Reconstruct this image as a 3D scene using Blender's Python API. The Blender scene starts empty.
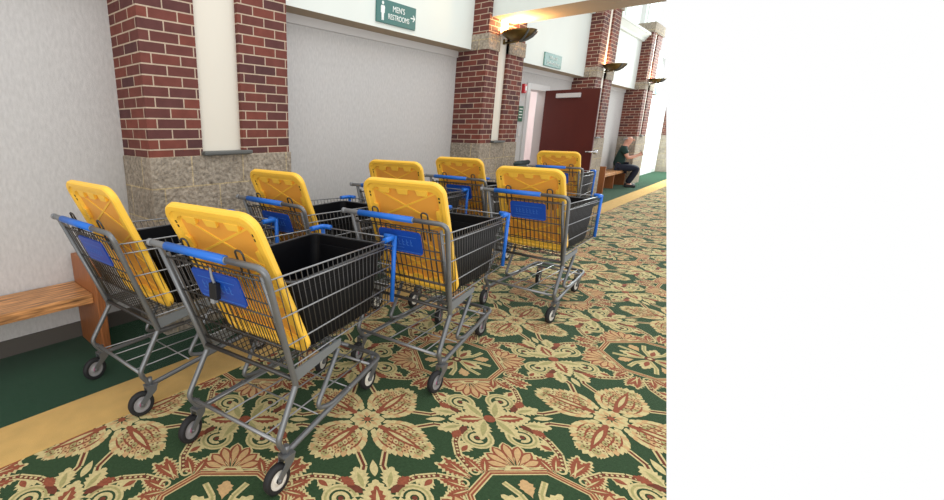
import bpy, bmesh, math, random
from mathutils import Vector, Matrix
random.seed(7)
scn = bpy.context.scene
COL = scn.collection
PI = math.pi

# ------------------------------------------------------------------ materials
def srgb(r, g, b):
    f = lambda c: (c / 255 / 12.92) if c / 255 <= .04045 else ((c / 255 + .055) / 1.055) ** 2.4
    return (f(r), f(g), f(b), 1)

def mat(name, col, rough=.6, metal=0, noise=None, bump=None, spec=.5, emit=None):
    m = bpy.data.materials.new(name); m.use_nodes = True
    nt = m.node_tree; b = nt.nodes['Principled BSDF']
    b.inputs['Base Color'].default_value = col
    b.inputs['Roughness'].default_value = rough
    b.inputs['Metallic'].default_value = metal
    b.inputs['Specular IOR Level'].default_value = spec
    tc = None
    if noise or bump:
        tc = nt.nodes.new('ShaderNodeTexCoord')
    if noise:                     # (scale, amount, stretch vector)
        sc, am, st = noise
        mp = nt.nodes.new('ShaderNodeMapping'); mp.inputs['Scale'].default_value = st
        n = nt.nodes.new('ShaderNodeTexNoise'); n.inputs['Scale'].default_value = sc; n.inputs['Detail'].default_value = 5
        r = nt.nodes.new('ShaderNodeMapRange')
        r.inputs['From Min'].default_value = .25; r.inputs['From Max'].default_value = .75
        r.inputs['To Min'].default_value = 1 - am; r.inputs['To Max'].default_value = 1 + am
        mx = nt.nodes.new('ShaderNodeVectorMath'); mx.operation = 'SCALE'
        mx.inputs[0].default_value = col[:3]
        nt.links.new(tc.outputs['Object'], mp.inputs['Vector']); nt.links.new(mp.outputs[0], n.inputs['Vector'])
        nt.links.new(n.outputs['Fac'], r.inputs['Value']); nt.links.new(r.outputs[0], mx.inputs['Scale'])
        nt.links.new(mx.outputs[0], b.inputs['Base Color'])
    if bump:                      # (scale, strength)
        n2 = nt.nodes.new('ShaderNodeTexNoise'); n2.inputs['Scale'].default_value = bump[0]; n2.inputs['Detail'].default_value = 6
        bp = nt.nodes.new('ShaderNodeBump'); bp.inputs['Strength'].default_value = bump[1]; bp.inputs['Distance'].default_value = .02
        nt.links.new(tc.outputs['Object'], n2.inputs['Vector']); nt.links.new(n2.outputs['Fac'], bp.inputs['Height'])
        nt.links.new(bp.outputs[0], b.inputs['Normal'])
    if emit:
        b.inputs['Emission Color'].default_value = emit[0]; b.inputs['Emission Strength'].default_value = emit[1]
    return m

def wrap_vector(nt):
    """(x - y, z) so that a course runs round the corners of a pier"""
    tc = nt.nodes.new('ShaderNodeTexCoord'); sp = nt.nodes.new('ShaderNodeSeparateXYZ')
    s = nt.nodes.new('ShaderNodeMath'); s.operation = 'SUBTRACT'
    cb = nt.nodes.new('ShaderNodeCombineXYZ')
    nt.links.new(tc.outputs['Object'], sp.inputs[0])
    nt.links.new(sp.outputs['X'], s.inputs[0]); nt.links.new(sp.outputs['Y'], s.inputs[1])
    nt.links.new(s.outputs[0], cb.inputs['X']); nt.links.new(sp.outputs['Z'], cb.inputs['Y'])
    return tc, cb

def brick_mat():
    m = bpy.data.materials.new('red_brick'); m.use_nodes = True
    nt = m.node_tree; b = nt.nodes['Principled BSDF']; b.inputs['Roughness'].default_value = .85
    b.inputs['Specular IOR Level'].default_value = .2
    tc, cb = wrap_vector(nt)
    br = nt.nodes.new('ShaderNodeTexBrick')
    br.inputs['Scale'].default_value = 1; br.inputs['Brick Width'].default_value = .192
    br.inputs['Row Height'].default_value = .0640; br.inputs['Mortar Size'].default_value = .0052
    br.inputs['Mortar Smooth'].default_value = .3; br.inputs['Bias'].default_value = -.05
    br.inputs['Color1'].default_value = srgb(122, 68, 58); br.inputs['Color2'].default_value = srgb(82, 56, 57)
    br.inputs['Mortar'].default_value = srgb(186, 166, 146)
    mp = nt.nodes.new('ShaderNodeVectorMath'); mp.operation = 'ADD'; mp.inputs[1].default_value = (.03, .018, 0)
    n = nt.nodes.new('ShaderNodeTexNoise'); n.inputs['Scale'].default_value = 14; n.inputs['Detail'].default_value = 6
    r = nt.nodes.new('ShaderNodeMapRange'); r.inputs['To Min'].default_value = .7; r.inputs['To Max'].default_value = 1.3
    mx = nt.nodes.new('ShaderNodeVectorMath'); mx.operation = 'SCALE'
    nt.links.new(cb.outputs[0], mp.inputs[0]); nt.links.new(mp.outputs[0], br.inputs['Vector'])
    nt.links.new(tc.outputs['Object'], n.inputs['Vector']); nt.links.new(n.outputs['Fac'], r.inputs['Value'])
    nt.links.new(br.outputs['Color'], mx.inputs[0]); nt.links.new(r.outputs[0], mx.inputs['Scale'])
    nt.links.new(mx.outputs[0], b.inputs['Base Color'])
    bp = nt.nodes.new('ShaderNodeBump'); bp.invert = True; bp.inputs['Strength'].default_value = .6; bp.inputs['Distance'].default_value = .006
    nt.links.new(br.outputs['Fac'], bp.inputs['Height']); nt.links.new(bp.outputs[0], b.inputs['Normal'])
    return m

def stone_mat():
    m = bpy.data.materials.new('split_face_stone'); m.use_nodes = True
    nt = m.node_tree; b = nt.nodes['Principled BSDF']; b.inputs['Roughness'].default_value = .95
    b.inputs['Specular IOR Level'].default_value = .15
    tc, cb = wrap_vector(nt)
    br = nt.nodes.new('ShaderNodeTexBrick')
    br.inputs['Scale'].default_value = 1; br.inputs['Brick Width'].default_value = .41
    br.inputs['Row Height'].default_value = .2045; br.inputs['Mortar Size'].default_value = .005
    br.inputs['Color1'].default_value = srgb(172, 160, 144); br.inputs['Color2'].default_value = srgb(156, 146, 132)
    br.inputs['Mortar'].default_value = srgb(190, 172, 138)
    mp = nt.nodes.new('ShaderNodeVectorMath'); mp.operation = 'ADD'; mp.inputs[1].default_value = (.12, .008, 0)
    n = nt.nodes.new('ShaderNodeTexNoise'); n.inputs['Scale'].default_value = 45; n.inputs['Detail'].default_value = 8
    r = nt.nodes.new('ShaderNodeMapRange'); r.inputs['From Min'].default_value = .3; r.inputs['From Max'].default_value = .7
    r.inputs['To Min'].default_value = .6; r.inputs['To Max'].default_value = 1.25
    mx = nt.nodes.new('ShaderNodeVectorMath'); mx.operation = 'SCALE'
    nt.links.new(cb.outputs[0], mp.inputs[0]); nt.links.new(mp.outputs[0], br.inputs['Vector'])
    nt.links.new(tc.outputs['Object'], n.inputs['Vector']); nt.links.new(n.outputs['Fac'], r.inputs['Value'])
    nt.links.new(br.outputs['Color'], mx.inputs[0]); nt.links.new(r.outputs[0], mx.inputs['Scale'])
    nt.links.new(mx.outputs[0], b.inputs['Base Color'])
    n2 = nt.nodes.new('ShaderNodeTexNoise'); n2.inputs['Scale'].default_value = 22; n2.inputs['Detail'].default_value = 7
    bp = nt.nodes.new('ShaderNodeBump'); bp.inputs['Strength'].default_value = .9; bp.inputs['Distance'].default_value = .03
    nt.links.new(tc.outputs['Object'], n2.inputs['Vector'])
    nt.links.new(n2.outputs['Fac'], bp.inputs['Height']); nt.links.new(bp.outputs[0], b.inputs['Normal'])
    return m

M = {}
M['brick'] = brick_mat(); M['stone'] = stone_mat()
M['wallpaper'] = mat('woven_wallpaper', srgb(195, 193, 191), .9, 0, (60, .10, (1, 1, .4)), (160, .15), .2)
M['white_wall'] = mat('white_paint', srgb(228, 234, 228), .7, 0, (2, .02, (1, 1, 1)), None, .2)
M['cream'] = mat('cream_panel', srgb(226, 220, 206), .55, 0, (3, .03, (1, 1, .3)), None, .3)
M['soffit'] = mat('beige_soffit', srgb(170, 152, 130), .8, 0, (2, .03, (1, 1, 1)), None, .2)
M['sill'] = mat('grey_sill', srgb(92, 94, 92), .5)
M['basebd'] = mat('dark_rubber_base', srgb(88, 83, 77), .6)
M['oak'] = mat('oak', srgb(188, 134, 84), .4, 0, (6, .9, (1, 12, 12)), None, .4)
M['oak_dark'] = mat('oak_end', srgb(150, 92, 52), .45, 0, (9, .3, (10, 10, 1)), None, .4)
M['green_carpet'] = mat('plain_green_carpet', srgb(34, 66, 46), .95, 0, (60, .22, (1, 1, 1)), (300, .4), .1)
M['yellow_carpet'] = mat('yellow_carpet', srgb(216, 176, 106), .95, 0, (9, .10, (1, 1, 1)), (300, .4), .1)
M['c_green'] = mat('carpet_green', srgb(52, 74, 48), .95, 0, (80, .22, (1, 1, 1)), (300, .3), .1)
M['c_cream'] = mat('carpet_cream', srgb(204, 188, 136), .95, 0, (80, .18, (1, 1, 1)), None, .1)
M['c_red'] = mat('carpet_russet', srgb(146, 82, 60), .95, 0, (80, .2, (1, 1, 1)), None, .1)
M['c_dark'] = mat('carpet_maroon', srgb(112, 62, 48), .95, 0, (80, .2, (1, 1, 1)), None, .1)
M['c_peach'] = mat('carpet_peach', srgb(200, 164, 116), .95, 0, (80, .15, (1, 1, 1)), None, .1)
M['c_olive'] = mat('carpet_olive', srgb(168, 160, 108), .95, 0, (80, .2, (1, 1, 1)), None, .1)
M['steel'] = mat('grey_steel', srgb(122, 124, 126), .42, .55, (20, .08, (1, 1, 1)), None, .5)
M['wire'] = mat('zinc_wire', srgb(78, 77, 76), .42, .6)
M['rail'] = mat('bright_rail', srgb(150, 151, 153), .38, .6)
M['plate'] = mat('grey_plate', srgb(128, 132, 134), .5, .35)
M['blue'] = mat('blue_plastic', srgb(30, 112, 214), .4)
M['navy'] = mat('placard_blue', srgb(22, 74, 172), .4)
M['paleblue'] = mat('placard_lettering', srgb(60, 112, 192), .5)
M['greygrip'] = mat('grey_grip', srgb(140, 142, 144), .5)
M['yellow'] = mat('yellow_plastic', srgb(255, 202, 72), .42, 0, (6, .04, (1, 1, 1)), None, .4)
M['yellow_in'] = mat('yellow_plastic_panel', srgb(246, 172, 70), .45, 0, (6, .05, (1, 1, 1)), None, .4)
M['hole'] = mat('dark_slot', srgb(24, 20, 14), .8)
M['black'] = mat('black_plastic', srgb(6, 7, 12), .5, 0, (10, .1, (1, 1, 1)), None, .2)
M['rim_highlight'] = mat('tote_rim_highlight', srgb(70, 72, 76), .3)  # lighter grey painted for the highlight along the black rim
M['tyre'] = mat('black_tyre', srgb(30, 30, 32), .7)
M['hubgrey'] = mat('hub_grey', srgb(150, 148, 150), .5)
M['hubwhite'] = mat('hub_white', srgb(226, 222, 212), .5)
M['hubpink'] = mat('hub_magenta', srgb(150, 80, 110), .5)
M['strap'] = mat('black_strap', srgb(18, 18, 20), .6)
M['sign'] = mat('teal_sign', srgb(70, 120, 116), .5)
M['sign2'] = mat('pale_teal_sign', srgb(92, 140, 136), .5)
M['signgreen'] = mat('green_sign', srgb(60, 104, 82), .5)
M['white'] = mat('white_ink', srgb(240, 244, 240), .5)
M['frame'] = mat('door_frame', srgb(206, 204, 202), .5)
M['maroon'] = mat('maroon_door', srgb(86, 34, 28), .35, 0, (5, .12, (1, 1, .15)), None, .4)
M['chrome'] = mat('chrome', srgb(200, 200, 202), .25, .9)
M['bronze'] = mat('bronze_bowl', srgb(112, 92, 52), .35, .8, (8, .4, (1, 1, 1)))
M['alarm'] = mat('alarm_red', srgb(190, 28, 40), .4)
M['pinkwhite'] = mat('bright_room', srgb(240, 226, 224), .8)
M['glow'] = mat('daylight_glass', srgb(235, 250, 246), .2, 0, None, None, .5, (srgb(232, 250, 246), 1.0))
M['darkgreen'] = mat('dark_green_vinyl', srgb(26, 50, 50), .45)
M['skin'] = mat('skin', srgb(205, 150, 128), .6)
M['polo'] = mat('polo_green', srgb(22, 50, 44), .85)
M['trouser'] = mat('navy_trouser', srgb(20, 26, 44), .85)
M['shoe'] = mat('black_shoe', srgb(22, 22, 24), .5)

for k_ in M:
    if 'carpet' in M[k_].name:
        b_ = M[k_].node_tree.nodes['Principled BSDF']; b_.inputs['Sheen Weight'].default_value = .2 if k_[0] == 'c' else .22
        b_.inputs['Sheen Roughness'].default_value = .35
        b_.inputs['Sheen Tint'].default_value = (.8, 1, .85, 1) if 'green' in k_ else (1, 1, .9, 1)
# ------------------------------------------------------------------ mesh builder
class MB:
    def __init__(s): s.v = []; s.f = []; s.m = []; s.s = []
    def add(s, vs, fs, mi=0, smooth=False):
        o = len(s.v); s.v += [tuple(p) for p in vs]
        for f in fs: s.f.append([i + o for i in f]); s.m.append(mi); s.s.append(smooth)
        return s
    def box(s, a, b, mi=0, mtx=None):
        x0, y0, z0 = a; x1, y1, z1 = b
        vs = [Vector(p) for p in ((x0,y0,z0),(x1,y0,z0),(x1,y1,z0),(x0,y1,z0),(x0,y0,z1),(x1,y0,z1),(x1,y1,z1),(x0,y1,z1))]
        if mtx: vs = [mtx @ p for p in vs]
        return s.add(vs, [(0,3,2,1),(4,5,6,7),(0,1,5,4),(1,2,6,5),(2,3,7,6),(3,0,4,7)], mi)
    def tube(s, pts, r, n=8, mi=0, closed=False):
        P = [Vector(p) for p in pts]; k = len(P)
        T = []
        for i in range(k):
            if closed: d = P[(i+1) % k] - P[i-1]
            else: d = P[min(i+1, k-1)] - P[max(i-1, 0)]
            T.append(d.normalized())
        ref = Vector((0,0,1)) if abs(T[0].z) < .9 else Vector((1,0,0))
        N = (ref - T[0] * ref.dot(T[0])).normalized()
        vs = []
        for i in range(k):
            N = (N - T[i] * N.dot(T[i])).normalized(); B = T[i].cross(N)
            rr = r[i] if isinstance(r, (list, tuple)) else r
            for j in range(n):
                a = 2 * PI * j / n; vs.append(P[i] + (N * math.cos(a) + B * math.sin(a)) * rr)
        fs = []
        for i in range(k if closed else k - 1):
            i2 = (i + 1) % k
            for j in range(n): fs.append((i*n+j, i*n+(j+1) % n, i2*n+(j+1) % n, i2*n+j))
        s.add(vs, fs, mi, True)
        if not closed:
            o = len(s.v) - k*n
            s.f.append([o + j for j in range(n)][::-1]); s.m.append(mi); s.s.append(False)
            s.f.append([o + (k-1)*n + j for j in range(n)]); s.m.append(mi); s.s.append(False)
        return s
    def lathe(s, prof, n=20, mi=0, mtx=None, a0=0, a1=2*PI, smooth=True):
        """prof: (radius, height) about local z"""
        full = abs(a1 - a0 - 2*PI) < 1e-6; k = n if full else n + 1
        vs = []
        for (r, h) in prof:
            for j in range(k):
                a = a0 + (a1 - a0) * j / n; p = Vector((r*math.cos(a), r*math.sin(a), h)); vs.append(mtx @ p if mtx else p)
        fs = []
        for i in range(len(prof)-1):
            for j in range(n): 
                j2 = (j+1) % k
                fs.append((i*k+j, i*k+j2, (i+1)*k+j2, (i+1)*k+j))
        return s.add(vs, fs, mi, smooth)
    def prism(s, poly, z0, z1, mi=0, mtx=None, smooth=False):
        k = len(poly)
        vs = [Vector((x, y, z0)) for x, y in poly] + [Vector((x, y, z1)) for x, y in poly]
        if mtx: vs = [mtx @ p for p in vs]
        fs = [list(range(k))[::-1], list(range(k, 2*k))] + [(i, (i+1) % k, k+(i+1) % k, k+i) for i in range(k)]
        return s.add(vs, fs, mi, smooth)
    def mesh(s, name, mats, fix=True):
        me = bpy.data.meshes.new(name); me.from_pydata(s.v, [], s.f)
        for m in (mats if isinstance(mats, (list, tuple)) else [mats]): me.materials.append(m)
        me.polygons.foreach_set('material_index', s.m); me.polygons.foreach_set('use_smooth', s.s)
        me.update()
        if fix:
            bm = bmesh.new(); bm.from_mesh(me); bmesh.ops.recalc_face_normals(bm, faces=bm.faces); bm.to_mesh(me); bm.free()
        return me
    def build(s, name, mats, parent=None, fix=True, bevel=0):
        o = bpy.data.objects.new(name, s.mesh(name, mats, fix)); COL.objects.link(o)
        if parent: o.parent = parent
        if bevel:
            b = o.modifiers.new('bevel', 'BEVEL'); b.width = bevel; b.segments = 2; b.limit_method = 'ANGLE'; b.angle_limit = 1.0
        return o

def fillet(pts, r, n=5):
    P = [Vector(p) for p in pts]; out = [P[0]]; rs = r if isinstance(r, (list, tuple)) else [r]*len(P)
    for i in range(1, len(P)-1):
        a, b, c = P[i-1], P[i], P[i+1]
        d1 = (a-b); d2 = (c-b); q = min(rs[i], d1.length*.48, d2.length*.48)
        p1 = b + d1.normalized()*q; p2 = b + d2.normalized()*q
        for k in range(n+1):
            t = k/n; out.append(p1*(1-t)**2 + b*2*t*(1-t) + p2*t*t)
    out.append(P[-1]); return out

def rrect(w, h, r, n=5):
    out = []
    for cx, cy, a in ((w-r, h-r, 0), (-w+r, h-r, PI/2), (-w+r, -h+r, PI), (w-r, -h+r, 1.5*PI)):
        for k in range(n+1):
            t = a + PI/2*k/n; out.append((cx + r*math.cos(t), cy + r*math.sin(t)))
    return out

def thing(name, label, cat, loc=(0,0,0), rz=0, group=None):
    o = bpy.data.objects.new(name, None); COL.objects.link(o); o.location = loc; o.rotation_euler = (0,0,rz)
    o.empty_display_size = .1
    o['label'] = label; o['category'] = cat
    if group: o['group'] = group
    return o
def tag(o, label, cat, group=None):
    o['label'] = label; o['category'] = cat
    if group: o['group'] = group
    return o
def struct(o): o['kind'] = 'structure'; return o
def copy_tree(o, parent=None):
    c = o.copy(); COL.objects.link(c)
    if parent: c.parent = parent
    for ch in o.children: copy_tree(ch, c)
    return c

# ------------------------------------------------------------------ camera
PITCH, YAW, ROLL, FPX, CH = math.radians(14.9), math.radians(44.53), math.radians(.163), 458.7, 1.40
h = Vector((math.cos(YAW), math.sin(YAW), 0)); rgt = Vector((math.sin(YAW), -math.cos(YAW), 0)); up = Vector((0,0,1))
fw = h*math.cos(PITCH) - up*math.sin(PITCH); cu = up*math.cos(PITCH) + h*math.sin(PITCH)
r2 = rgt*math.cos(ROLL) + cu*math.sin(ROLL); u2 = cu*math.cos(ROLL) - rgt*math.sin(ROLL)
cam = bpy.data.cameras.new('camera'); camo = bpy.data.objects.new('camera', cam); COL.objects.link(camo)
camo.matrix_world = Matrix(((r2.x, u2.x, -fw.x, 0), (r2.y, u2.y, -fw.y, 0), (r2.z, u2.z, -fw.z, CH), (0,0,0,1)))
cam.sensor_fit = 'HORIZONTAL'; cam.sensor_width = 36; cam.lens = FPX/944*36
cam.shift_x = (472-333)/944; cam.clip_start = .05; cam.clip_end = 200
scn.camera = camo
# the carpet on the aisle side is modelled as far as this straight line across the floor
E0 = Vector((1.970, .108)); E1 = Vector((15.95, 2.440))
def edge_y(x, z=0.0):
    # aisle-side limit at height z
    t = 1 - z/CH
    a, b = E0*t, E1*t
    return a.y + (b.y-a.y)/(b.x-a.x)*(x-a.x)

# ------------------------------------------------------------------ floor
YW, YP, YHF = 3.298, 2.888, 3.10                    # wall face, pier face
YS0, YS1 = 2.155, 2.470                  # yellow strip
XE = 18.95
def clip(poly, f):
    out = []; k = len(poly)
    for i in range(k):
        a, b = poly[i], poly[(i+1) % k]; fa, fb = f(a), f(b)
        if fa >= 0: out.append(a)
        if (fa >= 0) != (fb >= 0):
            t = fa/(fa-fb); out.append((a[0]+(b[0]-a[0])*t, a[1]+(b[1]-a[1])*t))
    return out
f_edge = lambda p: p[1] - edge_y(p[0])
f_strip = lambda p: YS0 + .01 - p[1]
SL = lambda lo, hi: clip([(-1.6, lo), (XE, lo), (XE, hi), (-1.6, hi)], f_edge)

L = 1.217
U0, V0 = -.19, 1.987
def arc_leaf(cx, cy, ang, ln, w, n=9, peak=.45, teeth=0.0):
    """pointed leaf from (cx,cy) along ang"""
    ca, sa = math.cos(ang), math.sin(ang); L1 = []; L2 = []
    for i in range(n+1):
        t = i/n; hw = w/2*math.sin(PI*t**(math.log(.5)/math.log(peak)))
        k = 1 + (teeth if i % 2 else -teeth)
        tt = t + (.35/n if i % 2 and teeth else 0)
        L1.append((tt*ln, hw*k)); L2.append((tt*ln, -hw*k))
    pts = L1 + L2[::-1][1:-1]
    return [(cx + x*ca - y*sa, cy + x*sa + y*ca) for x, y in pts]
def ring(cx, cy, r0, r1, a0, a1, n=14, k=1.0):
    out = []; inn = []
    for i in range(n+1):
        t = i/n; a = a0 + (a1-a0)*t; q = 1 - (1-k)*t
        out.append((cx+r1*q*math.cos(a), cy+r1*q*math.sin(a))); inn.append((cx+r0*q*math.cos(a), cy+r0*q*math.sin(a)))
    return [[out[i], out[i+1], inn[i+1], inn[i]] for i in range(n)]
def strip(pts, w):
    out = []
    for (a, b) in zip(pts, pts[1:]):
        d = Vector((b[0]-a[0], b[1]-a[1])); d.normalize(); nx, ny = -d.y*w/2, d.x*w/2
        out.append([(a[0]+nx, a[1]+ny), (b[0]+nx, b[1]+ny), (b[0]-nx, b[1]-ny), (a[0]-nx, a[1]-ny)])
    return out
def disc(cx, cy, r, n=10, ry=None):
    return [(cx+r*math.cos(2*PI*i/n), cy+(ry or r)*math.sin(2*PI*i/n)) for i in range(n)]

CR, RD, DK, PE, OL = 1, 2, 3, 4, 5
base = []                       # (layer, material, polygon) drawn once per eighth or per quarter
def q(layer, m, polys, sym=8):
    if polys and isinstance(polys[0], tuple): polys = [polys]
    for p in polys: base.append((layer, m, p, sym))
D = PI/4
# flower
for k in range(2):
    a = k*D
    q(1, CR, arc_leaf(.012*math.cos(a), .012*math.sin(a), a, .075, .052, 8, .62), 4)
    q(2, PE, arc_leaf(.02*math.cos(a), .02*math.sin(a), a, .045, .02, 6), 4)
q(3, RD, disc(0, 0, .018), 1)
# large serrated palmette on the diagonal
rot = lambda x, y: (x*math.cos(D)-y*math.sin(D), x*math.sin(D)+y*math.cos(D))
bx, by = rot(.070, 0)
q(1, RD, arc_leaf(bx, by, D, .285, .235, 30, .46, .05), 4)
PW = lambda t: .120*math.sin(PI*t**(math.log(.5)/math.log(.46)))
for i in range(13):                      # cream fringe
    t = .08 + .90*i/12
    for sgn in (-1, 1):
        px, py = rot(.070+.285*t-.02, sgn*PW(t)*.78)
        q(2, (CR, CR, PE)[i % 3], arc_leaf(px, py, D+sgn*(1.25-1.0*t), .048, .027, 6, .5), 4)
for row, (f0, ln, n_) in enumerate(((.50, .044, 9), (.20, .042, 8))):
    for i in range(n_):                  # inner rows of scales
        t = .16 + .70*i/(n_-1)
        for sgn in (-1, 1):
            px, py = rot(.070+.285*t-.016, sgn*PW(t)*f0)
            q(3, (PE, CR, OL)[(i+row) % 3], arc_leaf(px, py, D+sgn*(1.0-.8*t), ln, .0245, 6, .5), 4)
            dx_, dy_ = rot(.070+.285*t+.004, sgn*PW(t)*(f0+.12))
            q(4, DK, disc(dx_, dy_, .0055, 6), 4)
px, py = rot(.13, 0); q(4, CR, arc_leaf(px, py, D, .15, .020, 8), 4)
for sgn in (-1, 1):
    px, py = rot(.085, sgn*.012); q(3, CR, arc_leaf(px, py, D+sgn*.9, .075, .034, 8, .5, .15), 4)
# octagon outline at (L/2, L/2)
H = L/2; ap = .243; c = .122
def octo(a, cc): return [(H-cc, H-a), (H+cc, H-a), (H+a, H-cc), (H+a, H+cc), (H+cc, H+a), (H-cc, H+a), (H-a, H+cc), (H-a, H-cc), (H-cc, H-a)]
for w, m, ly in ((.034, CR, 1), (.022, RD, 2), (.006, PE, 3)):
    for s_ in strip(octo(ap, c), w)[6:8]: q(ly, m, s_, 4)
# inside the octagon
q(1, CR, arc_leaf(H, H, -PI*3/4, .17, .075, 14, .55, .2), 4)
q(2, RD, arc_leaf(H-.03, H-.03, -PI*3/4, .09, .03, 8), 4)
for (ox, oy) in ((-.035, -.08), ):
    q(1, CR, strip([(H+ox*.6, H-.03), (H+ox*1.2, H-.12), (H-.085, H-.185)], .026), 8)
    q(2, OL, strip([(H+ox*.6, H-.03), (H+ox*1.2, H-.12), (H-.085, H-.185)], .010), 8)
q(1, PE, arc_leaf(H, H-.10, -PI/2, .10, .06, 10, .6, .15), 4)
q(3, DK, disc(H, H, .03), 1); q(4, CR, disc(H, H, .014), 1)
# fan shell standing on each octagon side
fy = H-.262
for k in range(7):
    a = -PI/2 + (k-3)*.40; ln = .165 - .012*abs(k-3)
    q(1, CR, arc_leaf(H, fy+.005, a, ln+.012, .066, 8, .72), 'f')
    q(2, RD, arc_leaf(H, fy, a, ln, .050, 8, .72), 'f')
    q(3, PE, arc_leaf(H+.012*math.cos(a), fy+.012*math.sin(a), a, ln-.022, .030, 8, .7), 'f')
q(3, CR, [(H-.06, fy+.012), (H+.06, fy+.012), (H+.04, fy-.018), (H-.04, fy-.018)], 'f')
q(4, RD, [(H-.03, fy+.004), (H+.03, fy+.004), (H+.02, fy-.008), (H-.02, fy-.008)], 'f')
# leaf cluster half way between flowers (H, 0)
q(1, CR, arc_leaf(H-.005, 0, PI, .20, .13, 20, .5, .18), 4)
q(2, RD, arc_leaf(H-.03, 0, PI, .14, .06, 12, .5, .2), 4)
q(3, CR, arc_leaf(H-.03, 0, PI, .12, .016, 8), 4)
q(1, CR, arc_leaf(H-.03, .0, PI*.62, .17, .08, 14, .5, .2), 8)
q(2, OL, arc_leaf(H-.03, .015, PI*.62, .13, .03, 8), 8)
q(2, DK, arc_leaf(H-.13, .055, PI*.75, .09, .055, 10, .5, .2), 8)
q(3, RD, disc(H, 0, .03), 4)
# scroll beside it
sx, sy = H-.105, .145
q(1, CR, ring(sx, sy, .046, .076, -.5, 4.6), 8)
q(2, OL, ring(sx, sy, .056, .066, -.4, 4.5), 8)
q(1, CR, ring(sx, sy, .018, .036, 1.0, 6.4), 8)
q(2, DK, disc(sx, sy, .012, 7), 8)
q(1, CR, arc_leaf(sx-.07, sy+.02, 2.6, .07, .035, 8, .5, .2), 8)
# dotted ribbon from the cluster to the octagon's corner
rb = [(H-.175, .085), (H-.215, .17), (H-.225, .26), (H-.195, .36)]
q(1, CR, strip(rb, .036), 8)
q(2, DK, strip(rb, .018), 8)
for (a, b) in zip(rb, rb[1:]):
    for t in (.15, .38, .62, .85): q(3, CR, disc(a[0]+(b[0]-a[0])*t, a[1]+(b[1]-a[1])*t, .0065, 6), 8)
# upright ribbons and leaf heads of the cluster, towards the flower
rb2 = [(H-.20, .062), (H-.285, .040), (H-.375, .062)]
q(1, CR, strip(rb2, .030), 8); q(2, DK, strip(rb2, .012), 8)
q(3, CR, arc_leaf(H-.15, .05, PI*.93, .13, .075, 12, .5, .22), 8)
q(4, OL, arc_leaf(H-.16, .052, PI*.93, .09, .022, 8), 8)
q(3, RD, arc_leaf(H-.17, .085, PI*.72, .075, .045, 10, .5, .2), 8)
q(2, CR, arc_leaf(H-.22, 0, PI, .10, .035, 8), 4)
q(1, CR, arc_leaf(.275, .17, 2.0, .08, .055, 12, .5, .25), 8)
q(2, PE, arc_leaf(.272, .178, 2.0, .05, .025, 8), 8)
# russet acanthus at the octagon's corner
for (ox, oy, an, ln, w) in ((.392, .405, -2.12, .15, .058), (.375, .455, -2.7, .12, .05), (.37, .465, 2.85, .10, .05)):
    q(1, CR, arc_leaf(ox, oy, an, ln+.014, w+.016, 16, .5, .28), 8)
    q(2, RD, arc_leaf(ox, oy, an, ln, w*.85, 16, .5, .28), 8)
    q(3, CR, arc_leaf(ox, oy, an, ln*.75, w*.14, 8), 8)
q(3, CR, ring(.425, .36, .014, .024, 0, 5.2, 10), 8)
q(1, CR, arc_leaf(.24, .40, 2.4, .085, .06, 10, .5, .25), 8)
q(2, RD, arc_leaf(.235, .405, 2.4, .055, .025, 8), 8)

def sym(p, k):
    x, y = p
    if k >= 4: x, y = y, x
    for _ in range(k % 4): x, y = -y, x
    return x, y
tile = []
for (ly, m, p, s_) in base:
    ks = {8: range(8), 4: range(4), 1: (0,), 'f': (0, 1, 2, 3, 4, 5, 6, 7)}[s_]
    if s_ == 4 and len(p) and abs(sum(a[0] for a in p)/len(p) - sum(a[1] for a in p)/len(p)) < 0: ks = range(4)
    for k in ks:
        pp = [sym(a, k) for a in p]
        cx = sum(a[0] for a in pp)/len(pp); cy = sum(a[1] for a in pp)/len(pp)
        tile.append((ly, m, pp, cx, cy))
fl = MB()
fl.add([(x, y, 0) for x, y in SL(-.7, YS0)], [list(range(len(SL(-.7, YS0))))], 0)
R2 = math.sqrt(.5); seen = set()
for iu in range(-14, 4):
    for iv in range(-3, 16):
        uc, vc = U0 + iu*L, V0 + iv*L
        wx, wy = (vc-uc)*R2, (vc+uc)*R2
        if wx < -2.2 or wx > XE+1 or wy > YS0+1.2 or wy < edge_y(wx)-1.2: continue
        for ti, (ly, m, pp, cx, cy) in enumerate(tile):
            key = (ly, m, round(uc+cx, 3), round(vc+cy, 3), len(pp))
            if key in seen: continue
            w = [((vc+y-uc-x)*R2, (vc+y+uc+x)*R2) for x, y in pp]
            mx_ = sum(a[0] for a in w)/len(w); my_ = sum(a[1] for a in w)/len(w)
            if mx_ > XE or mx_ < -1.5 or my_ > YS0+.3 or f_edge((mx_, my_)) < -.3: continue
            seen.add(key)
            if max(a[1] for a in w) > YS0: w = clip(w, f_strip)
            if len(w) > 2 and min(f_edge(a) for a in w) < 0: w = clip(w, f_edge)
            if len(w) < 3: continue
            fl.add([(x, y, .0005*ly + .000004*(ti % 97)) for x, y in w], [list(range(len(w)))], m)
floor = struct(fl.build('floor', [M['c_green'], M['c_cream'], M['c_red'], M['c_dark'], M['c_peach'], M['c_olive']], fix=False))
for p in floor.data.polygons: pass
bm = bmesh.new(); bm.from_mesh(floor.data)
for f in bm.faces:
    f.normal_update()
    if f.normal.z < 0: f.normal_flip()
bm.to_mesh(floor.data); bm.free()

def slab(name, poly, z0, z1, m):
    return struct(MB().prism(poly, z0, z1).build(name, m))
slab('floor_yellow_strip', SL(YS0, YS1), -.01, .004, M['yellow_carpet'])
slab('floor_green_border', SL(YS1, YW), -.01, .003, M['green_carpet'])

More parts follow.
